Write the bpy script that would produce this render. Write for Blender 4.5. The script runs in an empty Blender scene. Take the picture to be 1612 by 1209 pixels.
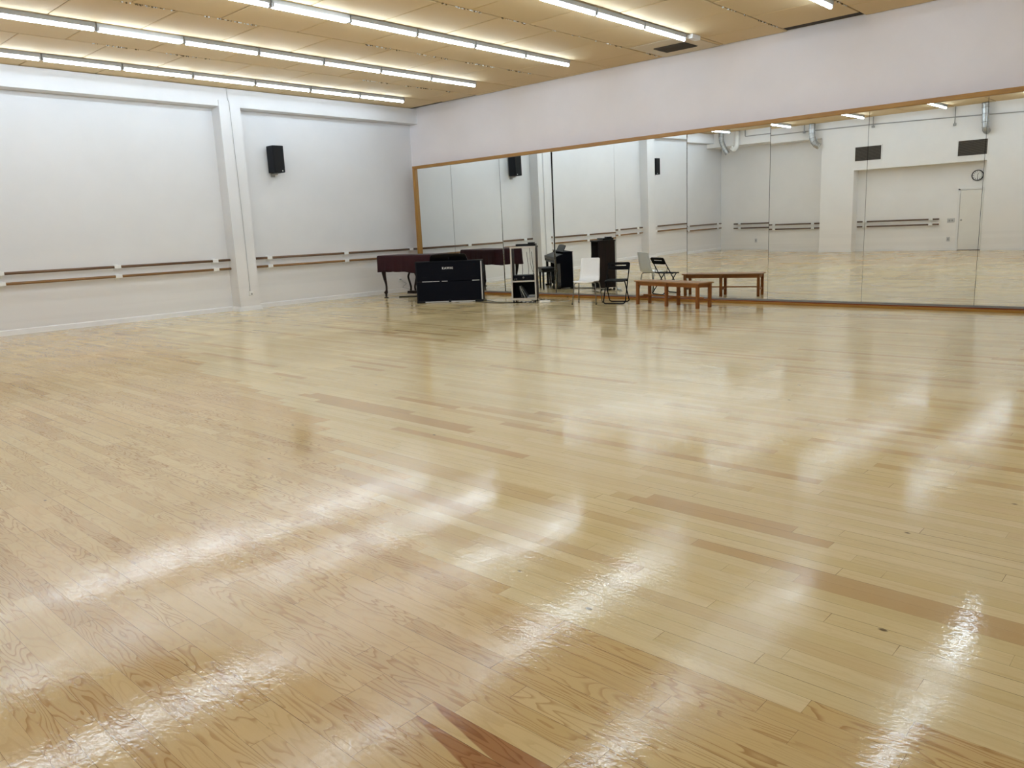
import bpy, bmesh, math, random
from mathutils import Vector, Matrix
random.seed(7)
sc = bpy.context.scene
COL = sc.collection
R = math.radians
PI = math.pi

# ------------------------------------------------------------------ helpers
class MB:
    """collects shapes into one bmesh"""
    def __init__(self): self.bm = bmesh.new()
    def box(self, c, s, rz=0.0, ry=0.0, rx=0.0, bev=0.0, seg=2):
        m = Matrix.Translation(Vector(c)) @ Matrix.Rotation(rz, 4, 'Z') @ Matrix.Rotation(ry, 4, 'Y') @ Matrix.Rotation(rx, 4, 'X')
        t = bmesh.new(); bmesh.ops.create_cube(t, size=1.0)
        bmesh.ops.scale(t, vec=Vector(s), verts=t.verts)
        if bev > 0:
            bmesh.ops.bevel(t, geom=list(t.edges), offset=min(bev, min(s) * .45), segments=seg, affect='EDGES', profile=.5)
        bmesh.ops.transform(t, matrix=m, verts=t.verts)
        self._add(t); return self
    def bb(self, x0, x1, y0, y1, z0, z1, bev=0.0):
        return self.box(((x0 + x1) / 2, (y0 + y1) / 2, (z0 + z1) / 2), (abs(x1 - x0), abs(y1 - y0), abs(z1 - z0)), bev=bev)
    def _add(self, t):
        me = bpy.data.meshes.new('tmp'); t.to_mesh(me); t.free()
        self.bm.from_mesh(me); bpy.data.meshes.remove(me)
    def tube(self, pts, r, n=10, cap=True):
        pts = [Vector(p) for p in pts]
        rs = r if isinstance(r, (list, tuple)) else [r] * len(pts)
        rings = []; prev = None
        for i, p in enumerate(pts):
            if i == 0: d = pts[1] - pts[0]
            elif i == len(pts) - 1: d = pts[-1] - pts[-2]
            else: d = (pts[i + 1] - p).normalized() + (p - pts[i - 1]).normalized()
            d.normalize()
            if prev is None:
                a = Vector((0, 0, 1)) if abs(d.z) < .9 else Vector((1, 0, 0))
                u = d.cross(a).normalized()
            else:
                u = (prev - d * prev.dot(d)).normalized()
            prev = u; v = d.cross(u)
            rings.append([self.bm.verts.new(p + (u * math.cos(2 * PI * k / n) + v * math.sin(2 * PI * k / n)) * rs[i]) for k in range(n)])
        for a, b in zip(rings, rings[1:]):
            for k in range(n):
                f = self.bm.faces.new((a[k], a[(k + 1) % n], b[(k + 1) % n], b[k])); f.smooth = True
        if cap:
            self.bm.faces.new(rings[0][::-1]); self.bm.faces.new(rings[-1])
        return self
    def lathe(self, prof, c=(0, 0, 0), n=20):
        c = Vector(c)
        return self.tube_z([(c + Vector((0, 0, z)), r) for r, z in prof], n)
    def tube_z(self, pr, n):
        rings = [[self.bm.verts.new(p + Vector((math.cos(2 * PI * k / n) * r, math.sin(2 * PI * k / n) * r, 0))) for k in range(n)] for p, r in pr]
        for a, b in zip(rings, rings[1:]):
            for k in range(n):
                f = self.bm.faces.new((a[k], a[(k + 1) % n], b[(k + 1) % n], b[k])); f.smooth = True
        self.bm.faces.new(rings[0][::-1]); self.bm.faces.new(rings[-1]); return self
    def prism(self, poly, axis, a, b):
        """poly = 2D outline, extruded along axis (0,1,2) from a to b"""
        def P(u, v, w):
            return {0: (w, u, v), 1: (u, w, v), 2: (u, v, w)}[axis]
        lo = [self.bm.verts.new(P(u, v, a)) for u, v in poly]; hi = [self.bm.verts.new(P(u, v, b)) for u, v in poly]
        n = len(poly)
        self.bm.faces.new(lo); self.bm.faces.new(hi[::-1])
        for i in range(n): self.bm.faces.new((lo[i], hi[i], hi[(i + 1) % n], lo[(i + 1) % n]))
        return self
    def ringplate(self, outer, inner, f0, f1):
        """plate with a hole; outer/inner = same-length 2D loops, f0/f1 map (u,v) to the two faces"""
        vs = [[self.bm.verts.new(f(*p)) for p in l] for f in (f0, f1) for l in (outer, inner)]
        o0, i0, o1, i1 = vs; n = len(outer)
        for k in range(n):
            j = (k + 1) % n
            for q in ((o0[k], o0[j], i0[j], i0[k]), (o1[j], o1[k], i1[k], i1[j]), (o0[j], o0[k], o1[k], o1[j]), (i0[k], i0[j], i1[j], i1[k])):
                self.bm.faces.new(q)
        return self
    def build(self, name, mat, parent=None, smooth=None):
        bmesh.ops.recalc_face_normals(self.bm, faces=self.bm.faces)
        me = bpy.data.meshes.new(name); self.bm.to_mesh(me); self.bm.free()
        me.materials.append(mat)
        o = bpy.data.objects.new(name, me); COL.objects.link(o)
        if parent: o.parent = parent
        return o

def tag(o, label, cat, group=None):
    o['label'] = label; o['category'] = cat
    if group: o['group'] = group
    return o
def thing(name, label, cat, loc=(0, 0, 0), rz=0.0, group=None):
    o = bpy.data.objects.new(name, None); COL.objects.link(o)
    o.empty_display_size = .1; o.location = loc; o.rotation_euler = (0, 0, rz)
    return tag(o, label, cat, group)
def struct(o): o['kind'] = 'structure'; return o
def dup(root, loc, rz=None, label=None):
    r = root.copy(); COL.objects.link(r); r.location = loc
    if rz is not None: r.rotation_euler = (0, 0, rz)
    if label: r['label'] = label
    for ch in list(root.children):
        c = ch.copy(); COL.objects.link(c); c.parent = r
        for g in list(ch.children):
            d = g.copy(); COL.objects.link(d); d.parent = c
    return r
def rrect(w, h, r, n=5, cx=0, cy=0):
    out = []
    for sx, sy, a0 in ((1, 1, 0), (-1, 1, 90), (-1, -1, 180), (1, -1, 270)):
        for k in range(n + 1):
            a = R(a0 + 90 * k / n)
            out.append((cx + sx * (w / 2 - r) + r * math.cos(a), cy + sy * (h / 2 - r) + r * math.sin(a)))
    return out
def bez(p0, p1, p2, p3, n=10):
    p0, p1, p2, p3 = map(Vector, (p0, p1, p2, p3)); o = []
    for i in range(n + 1):
        t = i / n; s = 1 - t
        o.append(p0 * s ** 3 + p1 * 3 * s * s * t + p2 * 3 * s * t * t + p3 * t ** 3)
    return o
def smooth_path(pts, n=6):
    """Catmull-Rom through the points"""
    p = [Vector(q) for q in pts]; p = [p[0] * 2 - p[1]] + p + [p[-1] * 2 - p[-2]]; o = []
    for i in range(1, len(p) - 2):
        for k in range(n):
            t = k / n
            o.append(.5 * ((2 * p[i]) + (p[i + 1] - p[i - 1]) * t + (2 * p[i - 1] - 5 * p[i] + 4 * p[i + 1] - p[i + 2]) * t * t + (3 * p[i] - p[i - 1] - 3 * p[i + 1] + p[i + 2]) * t ** 3))
    o.append(p[-2]); return o

# ---------------------------------------------------------------- materials
class NT:
    def __init__(self, name):
        self.m = bpy.data.materials.new(name); self.m.use_nodes = True
        self.t = self.m.node_tree; self.n = self.t.nodes; self.n.clear()
        self.out = self.n.new('ShaderNodeOutputMaterial')
    def add(self, typ, **kw):
        nd = self.n.new(typ)
        for k, v in kw.items():
            if k.startswith('i_'):
                key = k[2:]; key = int(key) if key.isdigit() else key.replace('_', ' ')
                nd.inputs[key].default_value = v
            else: setattr(nd, k, v)
        return nd
    def link(self, a, b): self.t.links.new(a, b)
    def math(self, op, a, b=None, c=None, clamp=False):
        nd = self.n.new('ShaderNodeMath'); nd.operation = op; nd.use_clamp = clamp
        for i, v in enumerate((a, b, c)):
            if v is None: continue
            if isinstance(v, (int, float)): nd.inputs[i].default_value = v
            else: self.link(v, nd.inputs[i])
        return nd.outputs[0]
    def mix(self, fac, a, b, blend='MIX'):
        nd = self.n.new('ShaderNodeMix'); nd.data_type = 'RGBA'; nd.blend_type = blend; nd.clamp_factor = True
        for s, v in ((0, fac), (6, a), (7, b)):
            if isinstance(v, (int, float)): nd.inputs[s].default_value = v
            elif isinstance(v, tuple): nd.inputs[s].default_value = (*v, 1) if len(v) == 3 else v
            else: self.link(v, nd.inputs[s])
        return nd.outputs[2]
    def noise(self, vec, scale, detail=3, rough=.55, dist=0.0, dims='3D'):
        nd = self.n.new('ShaderNodeTexNoise'); nd.noise_dimensions = dims
        nd.inputs['Scale'].default_value = scale; nd.inputs['Detail'].default_value = detail
        nd.inputs['Roughness'].default_value = rough; nd.inputs['Distortion'].default_value = dist
        if vec is not None: self.link(vec, nd.inputs['Vector'])
        return nd.outputs['Fac']
    def ramp(self, fac, stops):
        nd = self.n.new('ShaderNodeMapRange'); nd.inputs[1].default_value = stops[0]; nd.inputs[2].default_value = stops[1]
        nd.interpolation_type = 'SMOOTHSTEP'
        self.link(fac, nd.inputs[0]); return nd.outputs[0]
    def bump(self, h, strength, dist=.01, normal=None):
        nd = self.n.new('ShaderNodeBump'); nd.inputs['Strength'].default_value = strength; nd.inputs['Distance'].default_value = dist
        self.link(h, nd.inputs['Height'])
        if normal is not None: self.link(normal, nd.inputs['Normal'])
        return nd.outputs[0]
    def principled(self, **kw):
        p = self.n.new('ShaderNodeBsdfPrincipled')
        for k, v in kw.items():
            key = k.replace('_', ' ')
            if isinstance(v, (int, float)): p.inputs[key].default_value = v
            elif isinstance(v, tuple): p.inputs[key].default_value = (*v, 1) if len(v) == 3 else v
            else: self.link(v, p.inputs[key])
        self.link(p.outputs[0], self.out.inputs[0]); return p
    def obj(self): return self.n.new('ShaderNodeTexCoord').outputs['Object']
    def sc(self, vec, s):
        nd = self.n.new('ShaderNodeMapping'); nd.inputs['Scale'].default_value = s; self.link(vec, nd.inputs['Vector']); return nd.outputs[0]

def simple(name, col, rough=.5, metal=0.0, var=.06, scale=30, bump=0.0, coat=0.0, spec=.5):
    t = NT(name); v = t.obj(); n = t.noise(v, scale, 3)
    dark = tuple(c * (1 - var * 2) for c in col); lite = tuple(min(1, c * (1 + var)) for c in col)
    c = t.mix(n, dark, lite)
    kw = dict(Base_Color=c, Roughness=rough, Metallic=metal, Coat_Weight=coat, Specular_IOR_Level=spec)
    if bump: kw['Normal'] = t.bump(n, bump, .002)
    t.principled(**kw); return t.m

def wood(name, a, b, axis=0, scale=1.0, rough=.4, knots=False, coat=.2, spec=.5):
    t = NT(name); v = t.obj()
    s = [22 * scale] * 3; s[axis] = 1.6 * scale
    w = t.sc(v, tuple(s)); n = t.noise(w, 1.0, 4, .6, .4)
    s2 = [90 * scale] * 3; s2[axis] = 3 * scale
    f = t.noise(t.sc(v, tuple(s2)), 1.0, 2)
    c = t.mix(t.ramp(n, (.3, .7)), a, b)
    c = t.mix(t.math('MULTIPLY', t.ramp(f, (.5, .8)), .35), c, tuple(x * .55 for x in b))
    if knots:
        s3 = [9.0] * 3; s3[axis] = 4.5
        vo = t.add('ShaderNodeTexVoronoi'); vo.inputs['Scale'].default_value = 1.0; t.link(t.sc(v, tuple(s3)), vo.inputs['Vector'])
        k = t.math('SUBTRACT', 1.0, t.ramp(vo.outputs['Distance'], (.07, .16)))
        c = t.mix(k, c, (.05, .018, .006))
    t.principled(Base_Color=c, Roughness=rough, Coat_Weight=coat, Coat_Roughness=.25, Specular_IOR_Level=spec)
    return t.m

def wall_mat(name, col, low=None):
    t = NT(name); g = t.add('ShaderNodeNewGeometry').outputs['Position']
    n1 = t.noise(g, 1.3, 4); n2 = t.noise(g, 45, 4, .6)
    c = t.mix(t.ramp(n1, (.3, .75)), tuple(x * .965 for x in col), col)
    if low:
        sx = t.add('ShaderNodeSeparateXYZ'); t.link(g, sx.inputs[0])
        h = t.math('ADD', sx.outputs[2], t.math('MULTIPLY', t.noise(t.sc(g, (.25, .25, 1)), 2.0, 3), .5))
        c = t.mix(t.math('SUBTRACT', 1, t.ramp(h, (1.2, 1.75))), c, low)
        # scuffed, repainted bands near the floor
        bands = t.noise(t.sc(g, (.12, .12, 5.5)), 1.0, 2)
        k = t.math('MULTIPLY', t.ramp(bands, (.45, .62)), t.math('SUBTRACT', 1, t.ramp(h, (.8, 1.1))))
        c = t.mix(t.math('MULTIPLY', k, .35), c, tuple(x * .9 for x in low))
    t.principled(Base_Color=c, Roughness=.62, Normal=t.bump(n2, .12, .003), Specular_IOR_Level=.3)
    return t.m

M = {}
M['wall'] = wall_mat('white_wall_paint', (.72, .72, .73), (.765, .75, .742))  # pinkish lower repaint, also painted lighter than the top to offset lamp falloff
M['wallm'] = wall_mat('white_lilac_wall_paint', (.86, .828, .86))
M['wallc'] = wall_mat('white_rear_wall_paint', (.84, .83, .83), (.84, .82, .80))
M['trim'] = simple('white_gloss_trim', (.80, .79, .785), .35, var=.02, scale=8)
M['black'] = simple('black_plastic', (.006, .006, .007), .45, var=.15, spec=.25)
M['navy'] = simple('blue_black_lacquer', (.0022, .0028, .0075), .6, var=.1, spec=.12)
M['grille'] = simple('black_speaker_cloth', (.003, .003, .004), .9, var=.3, scale=200, bump=.3)
M['spk'] = simple('charcoal_speaker_vinyl', (.012, .013, .017), .7, var=.2, scale=120, spec=.2)
M['silver'] = simple('brushed_aluminium', (.62, .61, .60), .35, metal=1.0, var=.06)
M['chrome'] = simple('chrome_steel', (.22, .215, .21), .3, metal=1.0, var=.03)
M['galv'] = simple('galvanised_duct', (.50, .50, .49), .42, metal=.85, var=.18, scale=9)
M['grey'] = simple('grey_plastic', (.35, .35, .35), .5)
M['pale'] = simple('pale_grey_edge', (.55, .55, .56), .45)
M['white'] = simple('white_plastic', (.82, .82, .81), .4, var=.02)
M['chairw'] = simple('white_lacquered_shell', (.84, .84, .84), .28, var=.02, coat=.3)
M['dark_wood'] = wood('dark_brown_veneer', (.010, .005, .004), (.022, .010, .008), axis=2, rough=.5, coat=.0, spec=.25)
M['chairblack'] = simple('matte_black_steel', (.005, .005, .006), .65, var=.15, spec=.08)
M['ebony'] = simple('black_painted_wood', (.005, .0045, .0045), .4, var=.2, spec=.3)
M['pine'] = wood('orange_pine', (.31, .115, .020), (.23, .075, .012), axis=0, rough=.5, coat=0, spec=.3)
M['pinez'] = wood('orange_pine_upright', (.28, .10, .018), (.20, .062, .010), axis=2, rough=.5, coat=0, spec=.3)
M['piney'] = wood('orange_pine_cross', (.29, .105, .019), (.21, .068, .011), axis=1, rough=.5, coat=0, spec=.3)
M['benchtop'] = wood('pine_bench_top', (.34, .17, .055), (.26, .115, .035), axis=0, rough=.5, coat=.1, spec=.35)
M['frame'] = wood('golden_pine_moulding', (.40, .20, .03), (.32, .145, .02), axis=0, rough=.4)
M['framez'] = wood('golden_pine_upright', (.40, .20, .03), (.32, .145, .02), axis=2, rough=.4)
M['ledge'] = wood('knotty_pine_board', (.38, .19, .03), (.30, .135, .02), axis=0, rough=.5, knots=True, coat=0, spec=.3)
M['ledgetop'] = wood('reddish_pine_board', (.24, .06, .016), (.18, .042, .012), axis=0, rough=.9, knots=True, coat=0, spec=0.0)
M['barre'] = wood('worn_brown_barre', (.17, .085, .035), (.10, .045, .02), axis=1, rough=.4)
M['barrelow'] = wood('honey_brown_barre', (.27, .135, .035), (.19, .085, .022), axis=1, rough=.4)
M['barrex'] = wood('brown_barre_rear', (.13, .065, .035), (.07, .035, .02), axis=0, rough=.4)
M['paper'] = simple('printed_paper', (.5, .5, .49), .7)
M['papergrey'] = simple('grey_folder', (.13, .13, .13), .6)
M['grilleb'] = simple('brown_grille', (.17, .145, .12), .6, var=.2)
M['ventback'] = simple('dark_vent_cavity', (.05, .042, .036), .9)
M['door'] = simple('cream_door_paint', (.80, .78, .74), .4, var=.02, scale=4)

def velvet():
    t = NT('burgundy_velvet'); v = t.obj(); n = t.noise(v, 14, 4); f = t.noise(v, 160, 2)
    c = t.mix(n, (.022, .0045, .007), (.040, .0085, .012))
    t.principled(Base_Color=c, Roughness=.8, Sheen_Weight=.15, Sheen_Roughness=.4, Normal=t.bump(f, .2, .002), Specular_IOR_Level=.2)
    return t.m
M['velvet'] = velvet()

def mirror_mat():
    t = NT('silvered_mirror_glass'); v = t.obj(); n = t.noise(v, .8, 2)
    c = t.mix(n, (.915, .95, .935), (.925, .955, .945))
    g = t.add('ShaderNodeBsdfGlossy'); g.inputs['Roughness'].default_value = 0.0
    t.link(c, g.inputs['Color']); t.link(g.outputs[0], t.out.inputs[0]); return t.m
M['mirror'] = mirror_mat()

def tube_mat(s):
    t = NT('fluorescent_tube_glow'); v = t.obj(); n = t.noise(v, 3, 1)
    e = t.add('ShaderNodeEmission'); e.inputs['Strength'].default_value = s
    t.link(t.mix(n, (.79, .945, 1.10), (.80, .95, 1.10)), e.inputs['Color'])
    t.link(e.outputs[0], t.out.inputs[0]); return t.m
M['tube'] = tube_mat(28.0)

def ceiling_mat():
    t = NT('tan_fibre_ceiling_tile'); g = t.add('ShaderNodeNewGeometry').outputs['Position']
    at = t.add('ShaderNodeAttribute'); at.attribute_name = 'tone'
    n = t.noise(g, 70, 4, .65); b = t.noise(g, .6, 3)
    c = t.mix(n, (.63, .485, .275), (.71, .555, .33))
    c = t.mix(t.math('MULTIPLY', t.ramp(b, (.35, .7)), .35), c, (.62, .46, .25))
    c = t.mix(at.outputs['Fac'], c, (.76, .61, .39))
    t.principled(Base_Color=c, Roughness=.75, Normal=t.bump(n, .25, .002), Specular_IOR_Level=.25)
    return t.m
M['ceil'] = ceiling_mat()

def void_mat():
    t = NT('ceiling_void_with_frayed_foil'); g = t.add('ShaderNodeNewGeometry').outputs['Position']
    n = t.noise(g, 20, 3, .7); m = t.noise(t.sc(g, (.5, .6, 1)), 1.0, 3)
    k = t.math('MULTIPLY', t.ramp(n, (.56, .62)), t.ramp(m, (.46, .56)))
    c = t.mix(k, (.03, .02, .01), (.80, .76, .64))
    t.principled(Base_Color=c, Roughness=.8); return t.m
M['void'] = void_mat()
M['fray'] = simple('brown_fibre_scraps', (.16, .11, .055), .9)
M['dark'] = simple('black_void', (.006, .005, .004), .9)

def floor_mat():
    t = NT('varnished_strip_floor')
    uv = t.add('ShaderNodeUVMap'); uv.uv_map = 'board'
    s = t.add('ShaderNodeSeparateXYZ'); t.link(uv.outputs[0], s.inputs[0]); u, v = s.outputs[0], s.outputs[1]
    ab = t.add('ShaderNodeAttribute'); ab.attribute_name = 'board_data'   # r = random, g = pine, b = dark
    sp = t.add('ShaderNodeSeparateColor'); t.link(ab.outputs['Color'], sp.inputs[0]); rnd, pine, dark = sp.outputs[0], sp.outputs[1], sp.outputs[2]
    a2 = t.add('ShaderNodeAttribute'); a2.attribute_name = 'board_size'   # r = length/4, g = heart flag, b = random 2
    s2 = t.add('ShaderNodeSeparateColor'); t.link(a2.outputs['Color'], s2.inputs[0]); ln, heart, rnd2 = s2.outputs[0], s2.outputs[1], s2.outputs[2]
    W = .082
    L = t.math('MULTIPLY', ln, 4.0)
    g = t.add('ShaderNodeNewGeometry').outputs['Position']
    # grain coordinate, different on every board
    cb = t.add('ShaderNodeCombineXYZ')
    t.link(t.math('ADD', u, t.math('MULTIPLY', rnd, 317.0)), cb.inputs[0]); t.link(t.math('ADD', v, t.math('MULTIPLY', rnd2, 7.0)), cb.inputs[1]); t.link(t.math('MULTIPLY', rnd2, 53.0), cb.inputs[2])
    gc = cb.outputs[0]
    # cathedral rings = contour lines of a stretched noise
    base = t.noise(t.sc(gc, (1.9, 12.0, 1.0)), 1.0, 2, .40, .2)
    nr = t.math('ADD', 8.0, t.math('MULTIPLY', rnd2, 9.0))
    ring = t.math('FRACT', t.math('MULTIPLY', base, nr))
    ring = t.math('MULTIPLY', t.ramp(ring, (.55, .93)), t.math('SUBTRACT', 1.0, t.ramp(ring, (.93, 1.0))))
    fine = t.noise(t.sc(gc, (6.0, 260.0, 1.0)), 1.0, 3, .6)
    streak = t.noise(t.sc(gc, (.8, 55.0, 1.0)), 1.0, 3, .6)
    # pine
    pc = t.mix(rnd, (.60, .425, .19), (.68, .51, .255))
    big = t.noise(g, .45, 3)
    pc = t.mix(t.math('MULTIPLY', t.ramp(big, (.45, .7)), .5), pc, (.66, .455, .25))
    pc = t.mix(t.math('MULTIPLY', t.ramp(rnd2, (.80, 1.0)), .55), pc, (.50, .32, .14))
    amp = t.math('ADD', .18, t.math('MULTIPLY', t.ramp(rnd2, (.2, .9)), .55))
    pc = t.mix(t.math('MULTIPLY', ring, amp), pc, (.36, .185, .055))
    pc = t.mix(t.math('MULTIPLY', t.ramp(fine, (.45, .8)), .15), pc, (.40, .24, .10))
    # heartwood streaks
    hn = t.noise(t.sc(gc, (1.6, 10, 1)), 1.0, 2)
    hl = t.math('ADD', t.math('ADD', t.math('MULTIPLY', u, .20), t.math('MULTIPLY', hn, .05)), t.math('SUBTRACT', v, W + .02))
    hk = t.math('MULTIPLY', t.ramp(hl, (-.012, -.006)), heart)
    pc = t.mix(hk, pc, t.mix(ring, (.38, .18, .075), (.27, .115, .042)))
    # maple
    mc = t.mix(rnd, (.66, .525, .275), (.735, .60, .345))
    mc = t.mix(t.math('MULTIPLY', t.ramp(streak, (.45, .75)), .32), mc, (.52, .35, .16))
    mc = t.mix(t.math('MULTIPLY', ring, .10), mc, (.45, .28, .12))
    mc = t.mix(t.math('MULTIPLY', dark, .62), mc, t.mix(streak, (.43, .25, .105), (.52, .33, .155)))
    c = t.mix(pine, mc, pc)
    # knots and dents
    vo = t.add('ShaderNodeTexVoronoi'); vo.inputs['Scale'].default_value = 1.0; vo.inputs['Randomness'].default_value = 1.0
    t.link(t.sc(g, (2.0, 3.4, 1)), vo.inputs['Vector'])
    kn = t.math('SUBTRACT', 1.0, t.ramp(vo.outputs['Distance'], (.018, .042)))
    c = t.mix(t.math('MULTIPLY', kn, .85), c, (.055, .03, .018))
    # seams
    dv = t.math('MINIMUM', v, t.math('SUBTRACT', W, v)); du = t.math('MINIMUM', u, t.math('SUBTRACT', L, u))
    dm = t.math('MINIMUM', dv, du)
    wob = t.noise(t.sc(g, (.9, 6, 1)), 1.0, 2)
    sw = t.math('MULTIPLY', t.ramp(wob, (.35, .75)), .0011)
    seam = t.math('LESS_THAN', dm, t.math('ADD', sw, .0003))
    c = t.mix(t.math('MULTIPLY', seam, .75), c, (.10, .05, .02))
    # varnish: hammered ripple, board-to-board tilt comes from the mesh
    rip = t.noise(t.sc(g, (30, 52, 40)), 1.0, 2, .6)
    rip2 = t.noise(t.sc(g, (7, 16, 8)), 1.0, 2, .5)
    h = t.math('ADD', rip, t.math('MULTIPLY', rip2, .5))
    h = t.math('SUBTRACT', h, t.math('MULTIPLY', ring, t.math('MULTIPLY', pine, .05)))
    nb = t.bump(h, 1.0, .0005)
    wear = t.noise(g, 1.1, 4)
    pr = t.math('ADD', .085, t.math('MULTIPLY', t.ramp(wear, (.42, .66)), .12))
    t.principled(Base_Color=c, Roughness=pr, Normal=nb, IOR=1.5, Specular_IOR_Level=.45)
    return t.m
M['floor'] = floor_mat()

# ------------------------------------------------------------------- camera
def camera():
    f, yaw, pitch, roll = 1219.585, .7501, .1962, -.0421
    cy, sy, cp, sp = math.cos(yaw), math.sin(yaw), math.cos(pitch), math.sin(pitch)
    fwd = Vector((-sy * cp, cy * cp, -sp)); right = Vector((cy, sy, 0)); up = right.cross(fwd)
    r2 = right * math.cos(roll) + up * math.sin(roll); u2 = up * math.cos(roll) - right * math.sin(roll)
    cam = bpy.data.cameras.new('camera'); cam.sensor_width = 36; cam.sensor_fit = 'HORIZONTAL'
    cam.lens = f / 1612 * 36; cam.clip_start = .05; cam.clip_end = 200
    o = bpy.data.objects.new('camera', cam); COL.objects.link(o)
    m = Matrix((r2, u2, -fwd)).transposed().to_4x4(); m.translation = (0, 0, 1.45)
    o.matrix_world = m; sc.camera = o
camera()

# ------------------------------------------------------------ setting: room
XA, YM, ZC = -15.62, 13.38, 4.5          # left wall, mirror wall, ceiling
XB, YC, YR = 2.6, -2.3, -2.75            # right wall, rear wall front plane, rear recess

def build_floor():
    bm = bmesh.new(); uvl = bm.loops.layers.uv.new('board')
    l1 = bm.loops.layers.float_color.new('board_data'); l2 = bm.loops.layers.float_color.new('board_size')
    rnd = random.Random(11); W = .082
    def ymin(x): return -3.6
    def border(x):
        pts = [(-16, 6.2), (-12, 5.1), (-8.3, 4.0), (-7.1, 3.87), (-6.1, 3.62), (-5.5, 3.5), (-4.9, 3.19), (-2.2, 2.08), (-.8, 2.08), (-.79, 2.15), (-.5, 2.15), (-.49, 2.24), (6, 2.3)]
        for (a, ya), (b, yb) in zip(pts, pts[1:]):
            if a <= x <= b: return ya + (yb - ya) * (x - a) / (b - a)
        return 2.3
    forced = [(3.02, -1.7, .9), (2.94, -1.2, .6), (3.85, -6.0, -4.0), (3.92, -6.4, -4.1), (3.6, -4.6, -3.25), (3.35, -2.3, -1.2), (4.2, -4.0, -2.5), (3.43, -2.2, -1.4)]
    j0 = int(math.floor((-3.62 - 2.075) / W)); j1 = int(math.ceil((YM - 2.075) / W))
    for j in range(j0, j1):
        y0 = 2.075 + j * W; y1 = y0 + W; ym = (y0 + y1) / 2
        x = XA - rnd.random() * 1.2
        cuts = [(a, b) for (fy, a, b) in forced if y0 <= fy < y1]
        while x < XB:
            pine = ym < border(min(max(x + .4, -16), 6))
            L = rnd.uniform(.38, 1.0) if pine else rnd.uniform(.55, 2.1)
            dark = 0.0
            if not pine:
                q = rnd.random(); dark = 1.0 if q < .06 else (rnd.uniform(.2, .7) if q < .2 else 0.0)
            for a, b in cuts:
                if x < a < x + L: L = max(a - x, .12)
                elif a - 1e-4 <= x < b - .05: L = b - x; dark = 1.0
            if not pine and x + L < border(min(max(x, -16), 6)): pass
            heart = 1.0 if pine and rnd.random() < .002 else 0.0
            if pine and 1.33 < ym < 1.42:
                if x < -1.715 < x + L: L = max(-1.715 - x, .2)
                elif -1.716 <= x < -1.4: heart = 1.0; L = .95
            if pine and 1.25 < ym < 1.33:
                if x < -1.70 < x + L: L = max(-1.70 - x, .2)
                elif -1.701 <= x < -1.4: heart = 1.0; L = .6
            dz = [rnd.uniform(-.00006, .00006) for _ in range(2)]
            tilt = rnd.gauss(0, .00007)
            vs = [bm.verts.new(p) for p in ((x, y0, dz[0] - tilt), (x + L, y0, dz[1] - tilt), (x + L, y1, dz[1] + tilt), (x, y1, dz[0] + tilt))]
            f = bm.faces.new(vs); r1, r2 = rnd.random(), rnd.random()
            for lp, (a, b) in zip(f.loops, ((0, 0), (L, 0), (L, W), (0, W))):
                lp[uvl].uv = (a, b); lp[l1] = (r1, 1.0 if pine else 0.0, dark, 1); lp[l2] = (L / 4, heart, r2, 1)
            x += L
    me = bpy.data.meshes.new('floor'); bm.to_mesh(me); bm.free(); me.materials.append(M['floor'])
    o = bpy.data.objects.new('floor', me); COL.objects.link(o); struct(o)
build_floor()

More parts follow.
